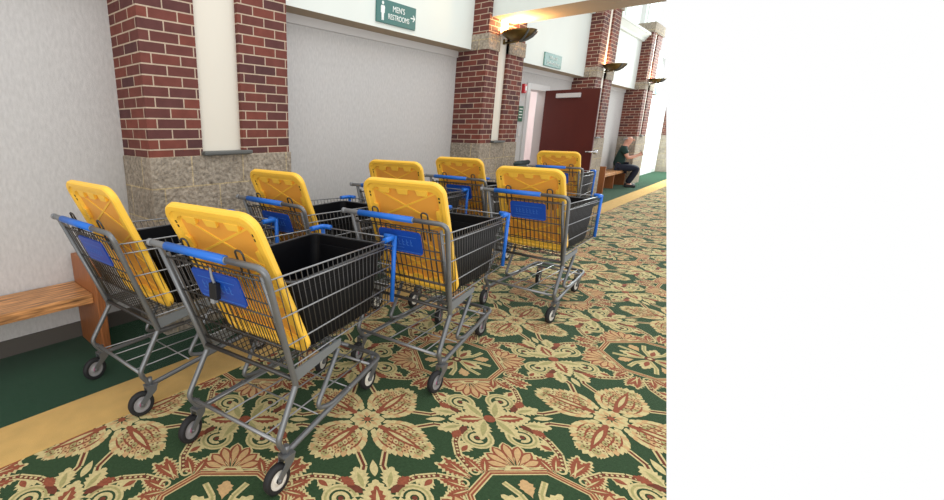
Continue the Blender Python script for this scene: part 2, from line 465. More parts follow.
# ------------------------------------------------------------------ wall
BAYS = [(-1.6, 1.29), (2.43, 5.60), (6.67, 9.90), (10.97, 13.75), (14.75, 17.0)]
PIERS = [(1.29, 2.43, .372, .705), (5.60, 6.67, .31, .585), (9.90, 10.97, .37, .60), (13.75, 14.75, .3, .5)]
ZH = 2.347; ZT = 3.45
w = MB()
w.box((-1.6, YW, 0), (7.90, YW+.12, ZT))
w.box((7.90, YW, 2.04), (8.68, YW+.12, ZT))
w.box((8.68, YW, 0), (16.6, YW+.12, ZT))
struct(MB().box((16.6, YW, 2.5), (17.7, YW+.12, ZT)).build('wall_entrance', M['white_wall']))
struct(w.build('wall_left', M['wallpaper']))
struct(MB().box((-1.6, YW-.012, 0), (1.29, YW, .11)).build('baseboard_left', M['basebd']))
for i, (x0, x1) in enumerate(BAYS):
    if i < 4: b = MB().box((x0, YHF, ZH), (x1, YW, ZT), 0)
    else: b = MB().prism([(x0, ZH), (16.9, ZH), (16.1, ZT), (x0, ZT)], -YW, -YHF, 0, Matrix(((1,0,0,0),(0,0,-1,0),(0,1,0,0),(0,0,0,1))))
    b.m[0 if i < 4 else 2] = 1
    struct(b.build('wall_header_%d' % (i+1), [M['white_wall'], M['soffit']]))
    if i == 4: break
    struct(MB().box((x0, YW-.02, ZH-.075), (x1, YW, ZH), 0).build('trim_%d' % (i+1), M['frame']))
    if i > 0:
        cpf = [(0, 0), (-.05, 0), (-.07, .04), (-.15, .12), (-.17, .12), (-.17, .17), (0, .17)]
        cm = MB().prism(cpf, x0, x1, 0, Matrix(((0,0,1,0),(1,0,0,YHF),(0,1,0,ZT-.02),(0,0,0,1))))
        struct(cm.build('trim_%d' % (i+11), M['white_wall']))
# clerestory wall far above, behind the cornice
struct(MB().box((6.7, 4.3, 3.3), (19.4, 4.4, 7.5)).build('wall_upper', M['white_wall']))
for i in range(4):
    x = 11.2+i*2.6
    wn = MB().box((x, 4.26, 3.7), (x+1.7, 4.29, 6.5), 0)
    for t in (0, .55, 1.15, 1.65): wn.box((x+t, 4.22, 3.7), (x+t+.05, 4.26, 6.5), 1)
    struct(wn.build('window_%d' % (i+1), [M['glow'], M['white']]))

pier_labels = ['brick pier on a stone base behind the two left rows of carts, nearest the camera',
               'brick pier left of the open maroon door, with a bronze bowl lamp and stone band',
               'brick pier just right of the open maroon door, partly covered by it',
               'far brick pier behind the seated person']
for i, (x0, x1, na, nb) in enumerate(PIERS):
    t = thing('brick_pier', pier_labels[i], 'pier', (x0, YP, 0), 0, 'brick piers along the wall')
    d = YW-YP; W = x1-x0; zt = 3.62; zb = 1.215
    lf = MB().box((0, 0, zb), (na, d, zt)); lf.build('brick_column', M['brick'], t)
    lf = MB().box((nb, 0, zb), (W, d, zt)); lf.build('brick_column', M['brick'], t)
    # gently bowed plaster panel between the two brick columns
    pn = MB(); k = 10; vs = []
    for j in range(k+1):
        s_ = j/k; yy = .035 + .02*math.sin(PI*s_)*-1; vs += [(na+(nb-na)*s_, yy, zb), (na+(nb-na)*s_, yy, zt)]
    pn.add(vs, [(2*j, 2*j+2, 2*j+3, 2*j+1) for j in range(k)], 0, True)
    pn.box((na, .06, zb), (nb, d, zt))
    pn.build('plaster_panel', M['cream'], t, fix=False)
    MB().box((na-.012, -.05, zb), (nb+.05, .05, zb+.028)).build('sill', M['sill'], t, bevel=.008)
    MB().box((-.012, -.014, 0), (W+.012, d, zb)).build('stone_base', M['stone'], t, bevel=.006)
    if i:
        MB().box((-.012, -.014, 2.335), (na, d, 2.515)).build('stone_band', M['stone'], t)
        MB().box((nb, -.014, 2.335), (W+.012, d, 2.515)).build('stone_band', M['stone'], t)
        MB().box((-.03, -.03, zt), (W+.03, d, zt+.22)).build('stone_cap', M['stone'], t)

# cross beam running out over the hall from the second pier
XB0, XB1, ZB = 5.66, 6.27, 2.70
ends = [edge_y(XB0, ZB), edge_y(XB1, ZB), edge_y(XB0, 3.5), edge_y(XB1, 3.5)]
bmx = MB()
yb = YP-.002
vs = [(XB0, ends[0], ZB), (XB1, ends[1], ZB), (XB1, yb, ZB), (XB0, yb, ZB), (XB0, ends[2], 3.5), (XB1, ends[3], 3.5), (XB1, yb, 3.5), (XB0, yb, 3.5)]
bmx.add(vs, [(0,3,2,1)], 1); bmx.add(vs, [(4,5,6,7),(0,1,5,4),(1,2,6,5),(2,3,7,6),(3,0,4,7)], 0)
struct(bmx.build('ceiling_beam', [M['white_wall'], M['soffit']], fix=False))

# ------------------------------------------------------------------ far end
YZ = Matrix(((0,0,1,0),(1,0,0,0),(0,1,0,0),(0,0,0,1)))
lim = lambda z: edge_y(XE, z)+.02
struct(MB().prism([(lim(0), 0), (YW+.1, 0), (YW+.1, 1.2), (lim(1.2), 1.2)], XE, XE+.1, 0, YZ).build('wall_far_base', M['stone']))
struct(MB().prism([(lim(1.2), 1.2), (YW+.1, 1.2), (YW+.1, 2.2), (lim(2.2), 2.2)], XE, XE+.1, 0, YZ).build('wall_far', M['brick']))
gd = MB()
gd.box((16.6, YW+.03, 0), (XE, YW+.05, 2.5), 1)
for x in (16.6, 17.15, 17.7, 18.25, 18.8): gd.box((x, YW-.03, 0), (x+.09, YW+.08, 2.5), 0)
gd.box((16.6, YW-.02, 2.42), (18.6, YW+.08, 2.5), 0); gd.box((16.6, YW-.02, .0), (XE, YW+.08, .12), 0); gd.box((16.6, YW-.02, 1.0), (XE, YW+.08, 1.08), 0)
struct(gd.build('door_2', [M['white'], M['glow']]))

# ------------------------------------------------------------------ doorway with the open maroon door
dr = MB()
dr.box((7.82, YW-.03, 0), (7.94, YW+.15, 2.12)).box((8.66, YW-.03, 0), (8.76, YW+.15, 2.12)).box((7.94, YW-.03, 2.02), (8.66, YW+.15, 2.12))
struct(dr.build('trim_20', M['frame'], bevel=.006))
rm = MB().box((7.2, YW+1.5, 0), (10.4, YW+1.6, 2.7)).box((10.3, YW+.12, 0), (10.4, YW+1.5, 2.7)).box((7.1, YW+.12, 0), (7.2, YW+1.6, 2.7)).box((7.1, YW+.12, -.02), (10.4, YW+1.6, 0))
struct(rm.build('wall_side_room', M['pinkwhite']))
idr = thing('inner_door', 'pale door seen standing open inside the doorway', 'door', (8.52, YW+.2, 0), math.radians(62))
MB().box((0, 0, .01), (.85, .04, 2.0)).build('door_panel', M['pinkwhite'], idr)
MB().box((.74, -.05, .98), (.80, 0, 1.04)).build('handle', M['chrome'], idr)
dl = thing('open_door', 'maroon wooden door standing open at right angles to the wall', 'door', (8.52, YW-.05, 0))
MB().box((0, -.86, .012), (.045, 0, 2.03)).build('door_panel', M['maroon'], dl, bevel=.004)
MB().box((-.06, -.58, 1.90), (0, -.20, 1.97)).build('door_closer', M['frame'], dl, bevel=.006)
hn = MB().tube([(-.005, -.78, 1.03), (-.05, -.78, 1.03)], .012, 8).tube(fillet([(-.05, -.78, 1.03), (-.06, -.80, 1.03), (-.06, -.94, 1.03)], .02), .013, 8)
hn.lathe([(0, 0), (.03, 0), (.034, .01), (.03, .05), (0, .055)], 14, 0, Matrix.Translation((-.03, -.90, 1.03)) @ Matrix.Rotation(PI/2, 4, 'X'))
hn.build('handle', M['chrome'], dl)
al = thing('fire_alarm', 'small red fire alarm high beside the doorway', 'alarm', (7.70, YW+.004, 2.02))
MB().box((-.05, -.05, -.07), (.05, 0, .07)).build('housing', M['alarm'], al, bevel=.01)
MB().box((-.025, -.058, -.03), (.025, -.05, .03)).build('lens', M['white'], al)
ps = thing('room_sign', 'small green square sign beside the doorway, below the fire alarm', 'sign', (7.68, YW, 1.63))
MB().box((-.09, -.012, -.12), (.09, 0, .12)).build('plate', M['signgreen'], ps)
pm = MB()
for k in range(4): pm.box((-.06, -.016, .07-k*.045), (.06-.02*(k % 2), -.012, .085-k*.045))
pm.build('lettering', M['white'], ps)
pw = MB().box((-.05, -.012, -.08), (.05, 0, .08)).build('wall_plate', M['frame']); pw.location = (7.70, YW, 1.36)
tag(pw, 'pale switch plate beside the doorway under the green sign', 'switch plate')

# dark green padded armchair by the doorway
ch = thing('padded_chair', 'dark green padded chair mostly hidden behind the carts by the doorway', 'chair', (6.95, 2.62, 0), math.radians(0))
MB().box((-.30, -.22, .36), (.26, .26, .47)).build('seat', M['darkgreen'], ch, bevel=.03)
bk = MB().tube([(-.30, .28, .90), (.28, .28, .90)], .035, 10); bk.box((-.28, .26, .47), (.26, .30, .90)); bk.build('backrest', M['darkgreen'], ch)
for sx_ in (-.26, .22):
    for sy_ in (-.18, .24): MB().box((sx_, sy_-.02, 0), (sx_+.04, sy_+.02, .38)).build('leg', M['tyre'], ch)

# ------------------------------------------------------------------ signs on the headers
def text_mesh(body, size, name, parent, loc, m, stretch=1.0):
    cu_ = bpy.data.curves.new(name, 'FONT'); cu_.body = body; cu_.size = size; cu_.align_x = 'CENTER'; cu_.align_y = 'CENTER'; cu_.extrude = .002
    tmp = bpy.data.objects.new('tmp', cu_); COL.objects.link(tmp)
    dg = bpy.context.evaluated_depsgraph_get(); me = bpy.data.meshes.new_from_object(tmp.evaluated_get(dg))
    bpy.data.objects.remove(tmp)
    me.materials.clear(); me.materials.append(m)
    me.transform(Matrix.Translation(loc) @ Matrix.Rotation(PI/2, 4, 'X') @ Matrix.Diagonal((stretch, 1, 1, 1)))
    o = bpy.data.objects.new(name, me); COL.objects.link(o); o.parent = parent; return o
YH = YHF
sg = thing('restroom_sign', "teal sign reading MEN'S RESTROOMS with a man and an arrow", 'sign', (4.04, YH, 2.498))
MB().box((-.32, -.02, -.105), (.32, 0, .105)).build('plate', M['sign'], sg, bevel=.004)
text_mesh("MEN'S", .075, 'lettering', sg, (.02, -.022, .035), M['white'])
text_mesh('RESTROOMS', .068, 'lettering', sg, (.025, -.022, -.04), M['white'], .92)
pc = MB()
X90 = Matrix.Translation((-.235, -.0205, 0)) @ Matrix.Rotation(PI/2, 4, 'X')
pc.prism(disc(0, .068, .016, 12), 0, .003, 0, X90)
pc.prism([(-.026, .045), (.026, .045), (.03, .03), (.028, -.02), (.018, -.022), (.016, -.085), (.003, -.085), (0, -.03), (-.003, -.085), (-.016, -.085), (-.018, -.022), (-.028, -.02), (-.03, .03)], 0, .003, 0, X90)
pc.build('pictogram', M['white'], sg)
ar = MB(); X91 = Matrix.Translation((.265, -.0205, 0)) @ Matrix.Rotation(PI/2, 4, 'X')
ar.prism([(-.04, -.006), (.015, -.006), (-.006, -.03), (.008, -.03), (.038, 0), (.008, .03), (-.006, .03), (.015, .006), (-.04, .006)], 0, .003, 0, X91)
ar.build('arrow', M['white'], sg)
s2 = thing('doorway_sign', 'pale teal sign with two lines of white lettering above the doorway', 'sign', (8.26, YH, 2.471))
MB().box((-.37, -.02, -.10), (.37, 0, .10)).build('plate', M['sign2'], s2, bevel=.004)
lt = MB(); rr = random.Random(3)
for row, (z, a, b) in enumerate(((.035, -.16, .16), (-.045, -.25, .25))):
    x = a
    while x < b:
        wd = rr.uniform(.02, .045); hh = rr.choice((.026, .03, .045))
        lt.box((x, -.024, z-.02), (x+.010, -.02, z-.02+hh)); lt.box((x, -.024, z-.02+.018), (x+wd*.8, -.02, z-.02+.027)); x += wd+.014
lt.build('lettering', M['white'], s2)
s3 = thing('far_sign', 'small teal sign on the far white wall below the third bowl lamp', 'sign', (16.22, YHF, 2.46), 0)
MB().box((-.22, -.02, -.10), (.22, 0, .10)).build('plate', M['sign2'], s3)

# ------------------------------------------------------------------ bronze bowl sconces
def sconce(x, z, r, label, power, first=[None]):
    t = thing('bowl_sconce', label, 'lamp', (x, YP+.02, z), 0, 'bronze bowl uplights on the piers')
    prof = [(.02, -.125), (.06, -.121), (.13, -.096), (.20, -.055), (.25, -.005), (.262, .02), (.25, .02), (.19, -.04), (.12, -.078), (.02, -.105)]
    s_ = r/.262; b = MB().lathe([(a*s_, c_*s_) for a, c_ in prof], 28, 0, Matrix.Translation((0, -.24*s_, 0)))
    b.build('bowl', M['bronze'], t)
    bb = MB()
    for a in (-2.2, -1.57, -.9):
        pts = [(math.cos(a)*(p[0]*s_+.004), -.24*s_+math.sin(a)*(p[0]*s_+.004), p[1]*s_-.003) for p in prof[:6]]
        bb.tube(pts, .012, 6)
    bb.build('strap', M['sill'], t)
    MB().box((-.03, -.03, -.12), (.03, .0, -.06)).tube([(0, -.02, -.10), (0, -.24*s_, -.125*s_)], .012, 8).build('bracket', M['bronze'], t)
    lg = bpy.data.lights.new('bulb', 'POINT'); lg.energy = power; lg.color = (1, .62, .28); lg.shadow_soft_size = .06
    lo = bpy.data.objects.new('bulb', lg); COL.objects.link(lo); lo.parent = t; lo.location = (0, -.22*s_, .03*s_)
    return t
sconce(6.06, 2.555, .21, 'glowing bronze bowl lamp on the brick pier left of the maroon door', 55)
sconce(10.33, 2.56, .205, 'glowing bronze bowl lamp on the brick pier above the maroon door', 16)
sconce(14.16, 2.58, .18, 'glowing bronze bowl lamp high on the far pier above the seated person', 12)

# ------------------------------------------------------------------ oak benches
def bench(x_end, side, length, label):
    """end panel at x_end; the seat runs to -x (side=-1) or +x (side=1)"""
    t = thing('oak_bench', label, 'bench', (x_end, 2.9, 0))
    s_ = side
    a, b = sorted((0, -s_*.05)); 
    MB().box((a, -.03, 0), (b, .375, .60)).build('end_panel', M['oak_dark'], t, bevel=.006)
    a, b = sorted((0, s_*length)); MB().box((a, .03, .345), (b, .385, .405)).build('seat', M['oak'], t, bevel=.005)
    for k in (.55, 1.0):
        a, b = sorted((s_*length*k-s_*.06, s_*length*k)); MB().box((a, .08, 0), (b, .37, .345)).build('leg', M['oak_dark'], t)
    MB().box((min(0, s_*length), .33, .24), (max(0, s_*length), .36, .345)).build('apron', M['oak_dark'], t)
    return t
bench(.862, -1, 2.3, 'oak bench against the wall at the left edge, beside the first brick pier')
bench(11.45, 1, 2.25, 'far oak bench against the wall with a person sitting on it')

# ------------------------------------------------------------------ shopping cart
def lerp(a, b, t): return a + (b-a)*t
def make_cart():
    t = thing('shopping_cart', '', 'shopping cart')
    WR = .0021
    up_t = lambda s_: Vector((-.052, s_*.272, .93)); up_b = lambda s_: Vector((.127, s_*.262, .417))
    # frame tubes, one each side
    for s_ in (1, -1):
        f = MB()
        if s_ < 0:
            pts = [(-.064, -.10, .949), (-.064, -.305, .949), (.127, -.264, .417), (.006, -.270, .225), (.06, -.262, .142), (.915, -.205, .186), (.915, 0, .186)]
            f.tube(fillet(pts, [0, .045, .008, .03, .03, .05, 0]), .0125, 10)
        else:
            pts = [(-.062, .272, .945), (.127, .264, .417), (.006, .270, .225), (.06, .262, .142), (.915, .205, .186), (.915, 0, .186)]
            f.tube(fillet(pts, [0, .008, .03, .03, .05, 0]), .0125, 10)
        # thin reinforcing channel behind the upright
        f.tube([up_t(s_)+Vector((.016, -s_*.012, -.02)), up_b(s_)+Vector((.016, -s_*.012, 0))], .009, 8)
        f.tube(fillet([(.46, s_*.236, .43), (.30, s_*.232, .20), (.40, s_*.238, .172), (.56, s_*.226, .172)], .04), .011, 8)
        f.build('frame_tube', M['steel'], t)
    hd = MB().tube([(-.064, -.12, .949), (-.064, .325, .949)], .0135, 12); hd.tube([(-.064, .318, .949), (-.064, .338, .949)], .0155, 12)
    ho = hd.build('handle', M['greygrip'], t)
    MB().tube([(-.064, -.115, .949), (-.064, .225, .949)], .0172, 14).build('grip', M['blue'], ho)
    # basket
    rim = lambda x, s_: Vector((x, s_*lerp(.268, .230, (x+.04)/1.01), lerp(.888, .846, (x+.04)/1.01)))
    fr = [0, .12, .42, .74, 1.0]
    x_r = lambda z: lerp(-.046, .110, (.888-z)/(.888-.485))
    def sp(u, f_, s_):                       # side panel: u along, f down
        top = rim(lerp(-.04, .968, u), s_)
        bot = Vector((lerp(.112, .985, u), s_*lerp(.245, .215, u), .487))
        return top.lerp(bot, f_)
    for s_ in (1, -1):
        b = MB()
        for f_ in fr: b.tube([sp(0, f_, s_), sp(1, f_, s_)], .0036, 6, 1)
        for k in range(1, 28):
            u = k/28; b.tube([sp(u, 0, s_), sp(u, 1, s_)], WR, 5)
        b.build('side_panel', [M['wire'], M['rail']], t)
    b = MB()
    for f_ in fr: b.tube([sp(1, f_, 1), sp(1, f_, -1)], .0036, 6, 1)
    for k in range(1, 14): b.tube([sp(1, 0, 1).lerp(sp(1, 0, -1), k/14), sp(1, 1, 1).lerp(sp(1, 1, -1), k/14)], WR, 5)
    b.build('front_panel', [M['wire'], M['rail']], t)
    b = MB()
    for k in range(0, 15): b.tube([(.112, lerp(.245, -.245, k/14), .487), (.985, lerp(.215, -.215, k/14), .487)], WR, 5)
    for k in range(9): 
        u = k/8; b.tube([sp(u, 1, 1), sp(u, 1, -1)], .0034, 5)
    b.build('base_grid', M['wire'], t)
    # rear gate
    g = MB(); gp = lambda y, z: Vector((lerp(-.046, .112, (.90-z)/(.90-.487)), y, z))
    for z in (.895, .74, .60, .497): g.tube([gp(-.258, z), gp(.258, z)], .0036, 6)
    for k in range(17): 
        y = lerp(-.25, .25, k/16); g.tube([gp(y, .905), gp(y, .49)], WR, 5)
    g.tube([(.118, -.262, .445), (.118, .262, .445)], .010, 8)
    g.build('rear_gate', M['wire'], t)
    # folded child seat with its two raised loops
    g = MB(); q2 = lambda y, z: gp(y, z)+Vector((.026, 0, 0))
    for z in (.90, .78, .66, .58): g.tube([q2(-.235, z), q2(.235, z)], .0034, 6)
    for k in range(16): g.tube([q2(lerp(-.23, .23, k/15), .90), q2(lerp(-.23, .23, k/15), .58)], WR, 5)
    for y in (.128, -.170):
        g.tube(fillet([q2(y-.018, .84), q2(y-.018, .99), q2(y+.018, .99), q2(y+.018, .84)], .017), .0042, 6)
    g.build('child_seat', M['wire'], t)
    # blue placard
    dn = (gp(0, .5)-gp(0, .9)).normalized(); nx = Vector((-dn.z, 0, dn.x))
    if nx.x > 0: nx = -nx
    mt = Matrix(((0, -dn.x, nx.x, 0), (-1, 0, 0, 0), (0, -dn.z, nx.z, 0), (0, 0, 0, 1)))
    ctr = gp(-.022, .820) + nx*.006; mt = Matrix.Translation(ctr) @ mt
    pl = MB().prism(rrect(.128, .068, .018), -.004, .004, 0, mt).build('placard', M['navy'], t)
    lm = MB(); rr = random.Random(11); x = -.085
    lm.prism([(-.118, -.060), (.118, -.060), (.118, -.056), (-.118, -.056)], .004, .0048, 0, mt)
    for (xa, xb, za, zb) in ((-.10, .10, .034, .037), (-.10, .02, -.036, -.033)):
        lm.prism([(xa, za), (xb, za), (xb, zb), (xa, zb)], .004, .0048, 0, mt)
    while x < .08:
        wd = rr.uniform(.010, .018)
        lm.prism([(x, -.018), (x+wd, -.018), (x+wd, -.014), (x+.004, -.014), (x+.004, .0), (x+wd*.8, .0), (x+wd*.8, .004), (x+.004, .004), (x+.004, .018), (x, .018)], .004, .0048, 0, mt)
        x += wd+.010
    lm.build('lettering', M['paleblue'], pl)
    # blue corner bumpers
    for s_ in (1, -1):
        c0 = sp(1, 0, s_); c1 = sp(1, 1, s_); b = MB()
        b.tube([c0+Vector((.006, s_*.004, .01)), c1+Vector((.008, s_*.006, .0))], .0125, 8)
        b.tube(fillet([sp(.90, 0, s_)+Vector((0, 0, .002)), c0+Vector((.006, s_*.002, .004)), sp(1, 0, s_).lerp(sp(1, 0, -s_), .12)+Vector((.006, 0, .004))], .03), .014, 8)
        b.build('corner_bumper', M['blue'], t)
    # side plates under the basket
    for s_ in (1, -1):
        pp = [(.125, .417), (.136, .474), (.455, .486), (.45, .455)]
        MB().prism(pp, -.004, .004, 0, Matrix(((1,0,0,0),(0,0,s_,s_*.252),(0,1,0,0),(0,0,0,1)))).build('side_plate', M['plate'], t)
    # lower rack
    r = MB()
    r.tube([(.03, -.262, .205), (.03, .262, .205)], .009, 8)
    r.tube([(.80, -.205, .185), (.80, .205, .185)], .008, 8)
    for y in (-.15, -.05, .05, .15): r.tube([(.03, y*1.2, .208), (.915, y, .19)], .0035, 6)
    for x in (.30, .56): r.tube([(x, -.24, .178), (x, .24, .178)], .0035, 6)
    r.build('lower_rack', M['rail'], t)
    # casters
    def caster(x, y, piv, hub, swing):
        f = MB(); zc = .064; top = .148
        for e in (-.019, .019):
            poly = [(x-.010, zc-.010), (x-.008, zc+.016), (piv-.026, top-.03), (piv-.028, top), (piv+.028, top), (piv+.020, top-.03), (x+.016, zc+.004), (x+.008, zc-.012)]
            f.prism(poly, e-.0025, e+.0025, 0, Matrix(((1,0,0,0),(0,0,-1,y),(0,1,0,0),(0,0,0,1))))
        f.box((piv-.030, y-.021, top-.004), (piv+.030, y+.021, top+.004)); f.tube([(piv, y, top), (piv, y, top+.04)], .012, 10)
        f.tube([(x, y-.026, zc), (x, y+.026, zc)], .007, 8)
        fo = f.build('caster', M['steel'], t)
        mx_ = Matrix.Translation((x, y, zc)) @ Matrix.Rotation(PI/2, 4, 'X')
        w_ = MB().lathe([(.042, -.013), (.055, -.0155), (.0625, -.011), (.064, 0), (.0625, .011), (.055, .0155), (.042, .013)], 28, 0, mx_)
        w_.build('tyre', M['tyre'], fo)
        hb = MB().lathe([(0, -.012), (.018, -.013), (.020, -.009), (.036, -.009), (.043, -.013), (.043, .013), (.036, .009), (.020, .009), (.018, .013), (0, .012)], 24, 0, mx_)
        hb.build('hub', hub, fo)
        MB().lathe([(0, -.0165), (.012, -.016), (.016, -.010), (.016, .010), (.012, .016), (0, .0165)], 12, 0, mx_).build('hub_cap', M['hubpink'] if hub is M['hubgrey'] else M['tyre'], fo)
        if swing:
            R_ = Matrix.Translation((piv, y, 0)) @ Matrix.Rotation(math.radians(swing), 4, 'Z') @ Matrix.Translation((-piv, -y, 0))
            fo.matrix_local = R_
        return fo
    caster(0, .271, .055, M['hubgrey'], 6); caster(0, -.271, .055, M['hubwhite'], -6)
    caster(.855, .165, .895, M['hubwhite'], 10); caster(.855, -.165, .895, M['hubwhite'], -5)
    return t

LEAN = [(-2.3, .016), (2.0, 0), (1.2, .018), (-1, .01), (1, 0), (3.5, .05), (0, 0), (0, .02)]   # extra uprightness in degrees, shift forward
def make_tote():
    t = thing('storage_tote', '', 'storage tote')
    z0, z1 = .4915, .825
    loops = []
    def lp(x0, x1, hw, z, r=.05):
        return [(x+(x0+x1)/2, y, z) for x, y in rrect((x1-x0)/2, hw, r, 6)]
    seq = [lp(.285, .83, .200, z0), lp(.183, .872, .222, z1-.05), lp(.18, .876, .224, z1-.05), lp(.158, .896, .232, z1-.045), lp(.148, .904, .236, z1-.006), lp(.152, .900, .234, z1),
           lp(.176, .878, .220, z1), lp(.180, .874, .216, z1-.05), lp(.292, .824, .194, z0+.008)]
    k = len(seq[0]); vs = [p for s_ in seq for p in s_]; fs = []
    for i in range(len(seq)-1):
        for j in range(k): fs.append((i*k+j, i*k+(j+1) % k, (i+1)*k+(j+1) % k, (i+1)*k+j))
    fs.append(list(range(k))[::-1]); fs.append([(len(seq)-1)*k+j for j in range(k)])
    b = MB(); b.add(vs, fs, 0, False)
    b.build('tub', M['black'], t, bevel=.002)
    MB().tube([(p[0], p[1]*1.004, z1-.002) for p in seq[5]], .0052, 6, 0, True).build('rim', M['rim_highlight'], t)  # lip tube whose grey colour stands in for a highlight on the rim
    return t

def make_lid():
    t = thing('tote_lid', '', 'tote lid')
    hw, hl = .249, .349
    a = Vector((.246, 0, .494)); b_ = Vector((-.040, 0, 1.132)); dn = (b_-a).normalized()
    nx = Vector((-dn.z, 0, dn.x))                      # towards the handle
    ctr = a + dn*hl
    mt = Matrix.Translation(ctr) @ Matrix(((0, dn.x, nx.x, 0), (1, 0, 0, 0), (0, dn.z, nx.z, 0), (0, 0, 0, 1)))
    def ring_(w1, h1, r1, z): return [mt @ Vector((x, y, z)) for x, y in rrect(w1, h1, r1, 7)]
    seq = [ring_(hw-.008, hl-.008, .062, -.016), ring_(hw, hl, .07, -.008), ring_(hw, hl, .07, .012), ring_(hw-.006, hl-.006, .064, .018), ring_(hw-.024, hl-.024, .05, .018), ring_(hw-.030, hl-.030, .045, .010), ring_(hw-.046, hl-.052, .04, .008), ring_(hw-.054, hl-.060, .035, -.006)]
    k = len(seq[0]); vs = [p for s_ in seq for p in s_]; fs = []; b = MB()
    for i in range(len(seq)-1):
        for j in range(k): fs.append((i*k+j, i*k+(j+1) % k, (i+1)*k+(j+1) % k, (i+1)*k+j))
    fs.append(list(range(k))[::-1]); b.add(vs, fs, 0)
    b.add(seq[-1], [list(range(k))], 1)
    b.build('shell', [M['yellow'], M['yellow_in']], t, bevel=.002)
    rb = MB()
    def bar(p0, p1, w, z=.004):
        d = Vector((p1[0]-p0[0], p1[1]-p0[1])).normalized(); n = Vector((-d.y, d.x))*w/2
        rb.prism([(p0[0]+n.x, p0[1]+n.y), (p1[0]+n.x, p1[1]+n.y), (p1[0]-n.x, p1[1]-n.y), (p0[0]-n.x, p0[1]-n.y)], -.007, z, 0, mt)
    iw, ih = hw-.056, hl-.062
    for y0 in (-ih, -ih/3, ih/3):
        y1 = y0 + ih*2/3
        bar((-iw, y0), (iw, y1), .009, -.003); bar((iw, y0), (-iw, y1), .009, -.0028)
    rb.build('rib', M['yellow'], t)
    def tab(poly): MB().prism(poly, -.006, .0095, 0, mt).build('tab', M['yellow'], t, bevel=.002)
    for yy, s_ in ((ih, -1), (-ih, 1)):
        for x in (-.115, 0, .115):
            tab([(x-.036, yy-s_*.012), (x+.036, yy-s_*.012), (x+.028, yy+s_*.020), (x-.028, yy+s_*.020)])
    for s_ in (1, -1):
        for y in (-.16, 0, .16):
            xx = s_*iw; tab([(xx+s_*.010, y-.035), (xx+s_*.010, y+.035), (xx-s_*.012, y+.025), (xx-s_*.012, y-.025)])
    for s_ in (1, -1):
        for y in (hl-.095, -hl+.095):
            for e in (-.010, .010):
                MB().prism([(s_*(hw-.038)-.004, y+e-.006), (s_*(hw-.038)+.004, y+e-.006), (s_*(hw-.038)+.004, y+e+.006), (s_*(hw-.038)-.004, y+e+.006)], .005, .0102, 0, mt).build('slot', M['hole'], t)
    return t

CARTS = [  # x, y, heading, cart label, lid label, tote label
    (.882, 1.477, 9.1, 'grey wire shopping cart nearest the camera, black strap hanging on its blue placard',
     'yellow lid leaning in the nearest cart, closest to the camera', 'black tote in the nearest cart, the one with the strap'),
    (.748, 2.362, 4.3, 'grey wire shopping cart at far left, beside the oak bench',
     'yellow lid leaning in the leftmost cart beside the oak bench', 'black tote in the leftmost cart beside the oak bench'),
    (1.961, 1.430, 4.5, 'middle shopping cart of the front row, directly ahead of the nearest cart',
     'yellow lid leaning in the middle cart of the front row', 'black tote in the middle cart of the front row'),
    (3.385, 1.333, -.2, 'front row shopping cart furthest right, standing alone on the patterned carpet',
     'yellow lid leaning in the rightmost cart of the front row', 'black tote in the rightmost cart of the front row'),
    (1.822, 2.290, 1.8, 'second cart of the wall row, in front of the first brick pier',
     'yellow lid in the second wall-row cart, in front of the first brick pier', 'black tote in the second wall-row cart, by the first brick pier'),
    (2.915, 2.240, 5.0, 'third cart of the wall row, in front of the plain papered wall, half hidden',
     'yellow lid against the plain papered wall, just behind the middle front lid', 'black tote in the third wall-row cart, before the papered wall'),
    (3.957, 2.222, -.5, 'fourth cart of the wall row, in front of the second brick pier',
     'yellow lid in the fourth wall-row cart, in front of the second brick pier', 'black tote in the fourth wall-row cart, before the second brick pier'),
    (5.950, 2.030, 4.0, 'most distant shopping cart, in front of the open maroon door',
     'yellow lid furthest back, in front of the maroon door', 'black tote in the most distant cart, before the maroon door'),
]
cart0, tote0, lid0 = make_cart(), make_tote(), make_lid()
for i, (x, y, a, cl, ll, tl) in enumerate(CARTS):
    trio = (cart0, tote0, lid0) if i == 0 else (copy_tree(cart0), copy_tree(tote0), copy_tree(lid0))
    for o, lb, g in zip(trio, (cl, tl, ll), ('shopping carts standing in two rows', 'black storage totes in the carts', 'yellow tote lids leaning in the carts')):
        o.location = (x, y, 0.002); o.rotation_euler = (0, 0, math.radians(a)); o['label'] = lb; o['group'] = g
        if o is trio[2]:
            an, dx = LEAN[i]; pv = Vector((.242, 0, .5))
            mw = Matrix.Translation((x, y, .004)) @ Matrix.Rotation(math.radians(a), 4, 'Z') @ Matrix.Translation(pv+Vector((dx, 0, 0))) @ Matrix.Rotation(math.radians(an), 4, 'Y') @ Matrix.Translation(-pv)
            o.location, o.rotation_euler = mw.translation, mw.to_euler()
# some carts run on grey and magenta wheels all round
for o in COL.objects:
    if o.name.split('.')[0] == 'hub' and o.parent and o.parent.parent and o.parent.parent['label'] in (CARTS[1][3], CARTS[2][3]):
        o.data = o.data.copy(); o.data.materials[0] = M['hubgrey']
    if o.name.split('.')[0] == 'hub_cap' and o.parent.parent['label'] in (CARTS[1][3], CARTS[2][3]):
        o.data = o.data.copy(); o.data.materials[0] = M['hubpink']
# buckle strap on the nearest cart only
st = MB()
st.tube(fillet([(-.05, -.012, .90), (-.052, -.022, .862), (-.045, -.026, .838)], .01), .006, 6, 1)
st.box((-.058, -.046, .778), (-.034, -.006, .842), 0); st.box((-.060, -.032, .762), (-.036, -.012, .780), 1)
st.build('seat_strap', [M['strap'], M['greygrip']], cart0, bevel=.003)['label'] = 'black buckle with grey webbing'

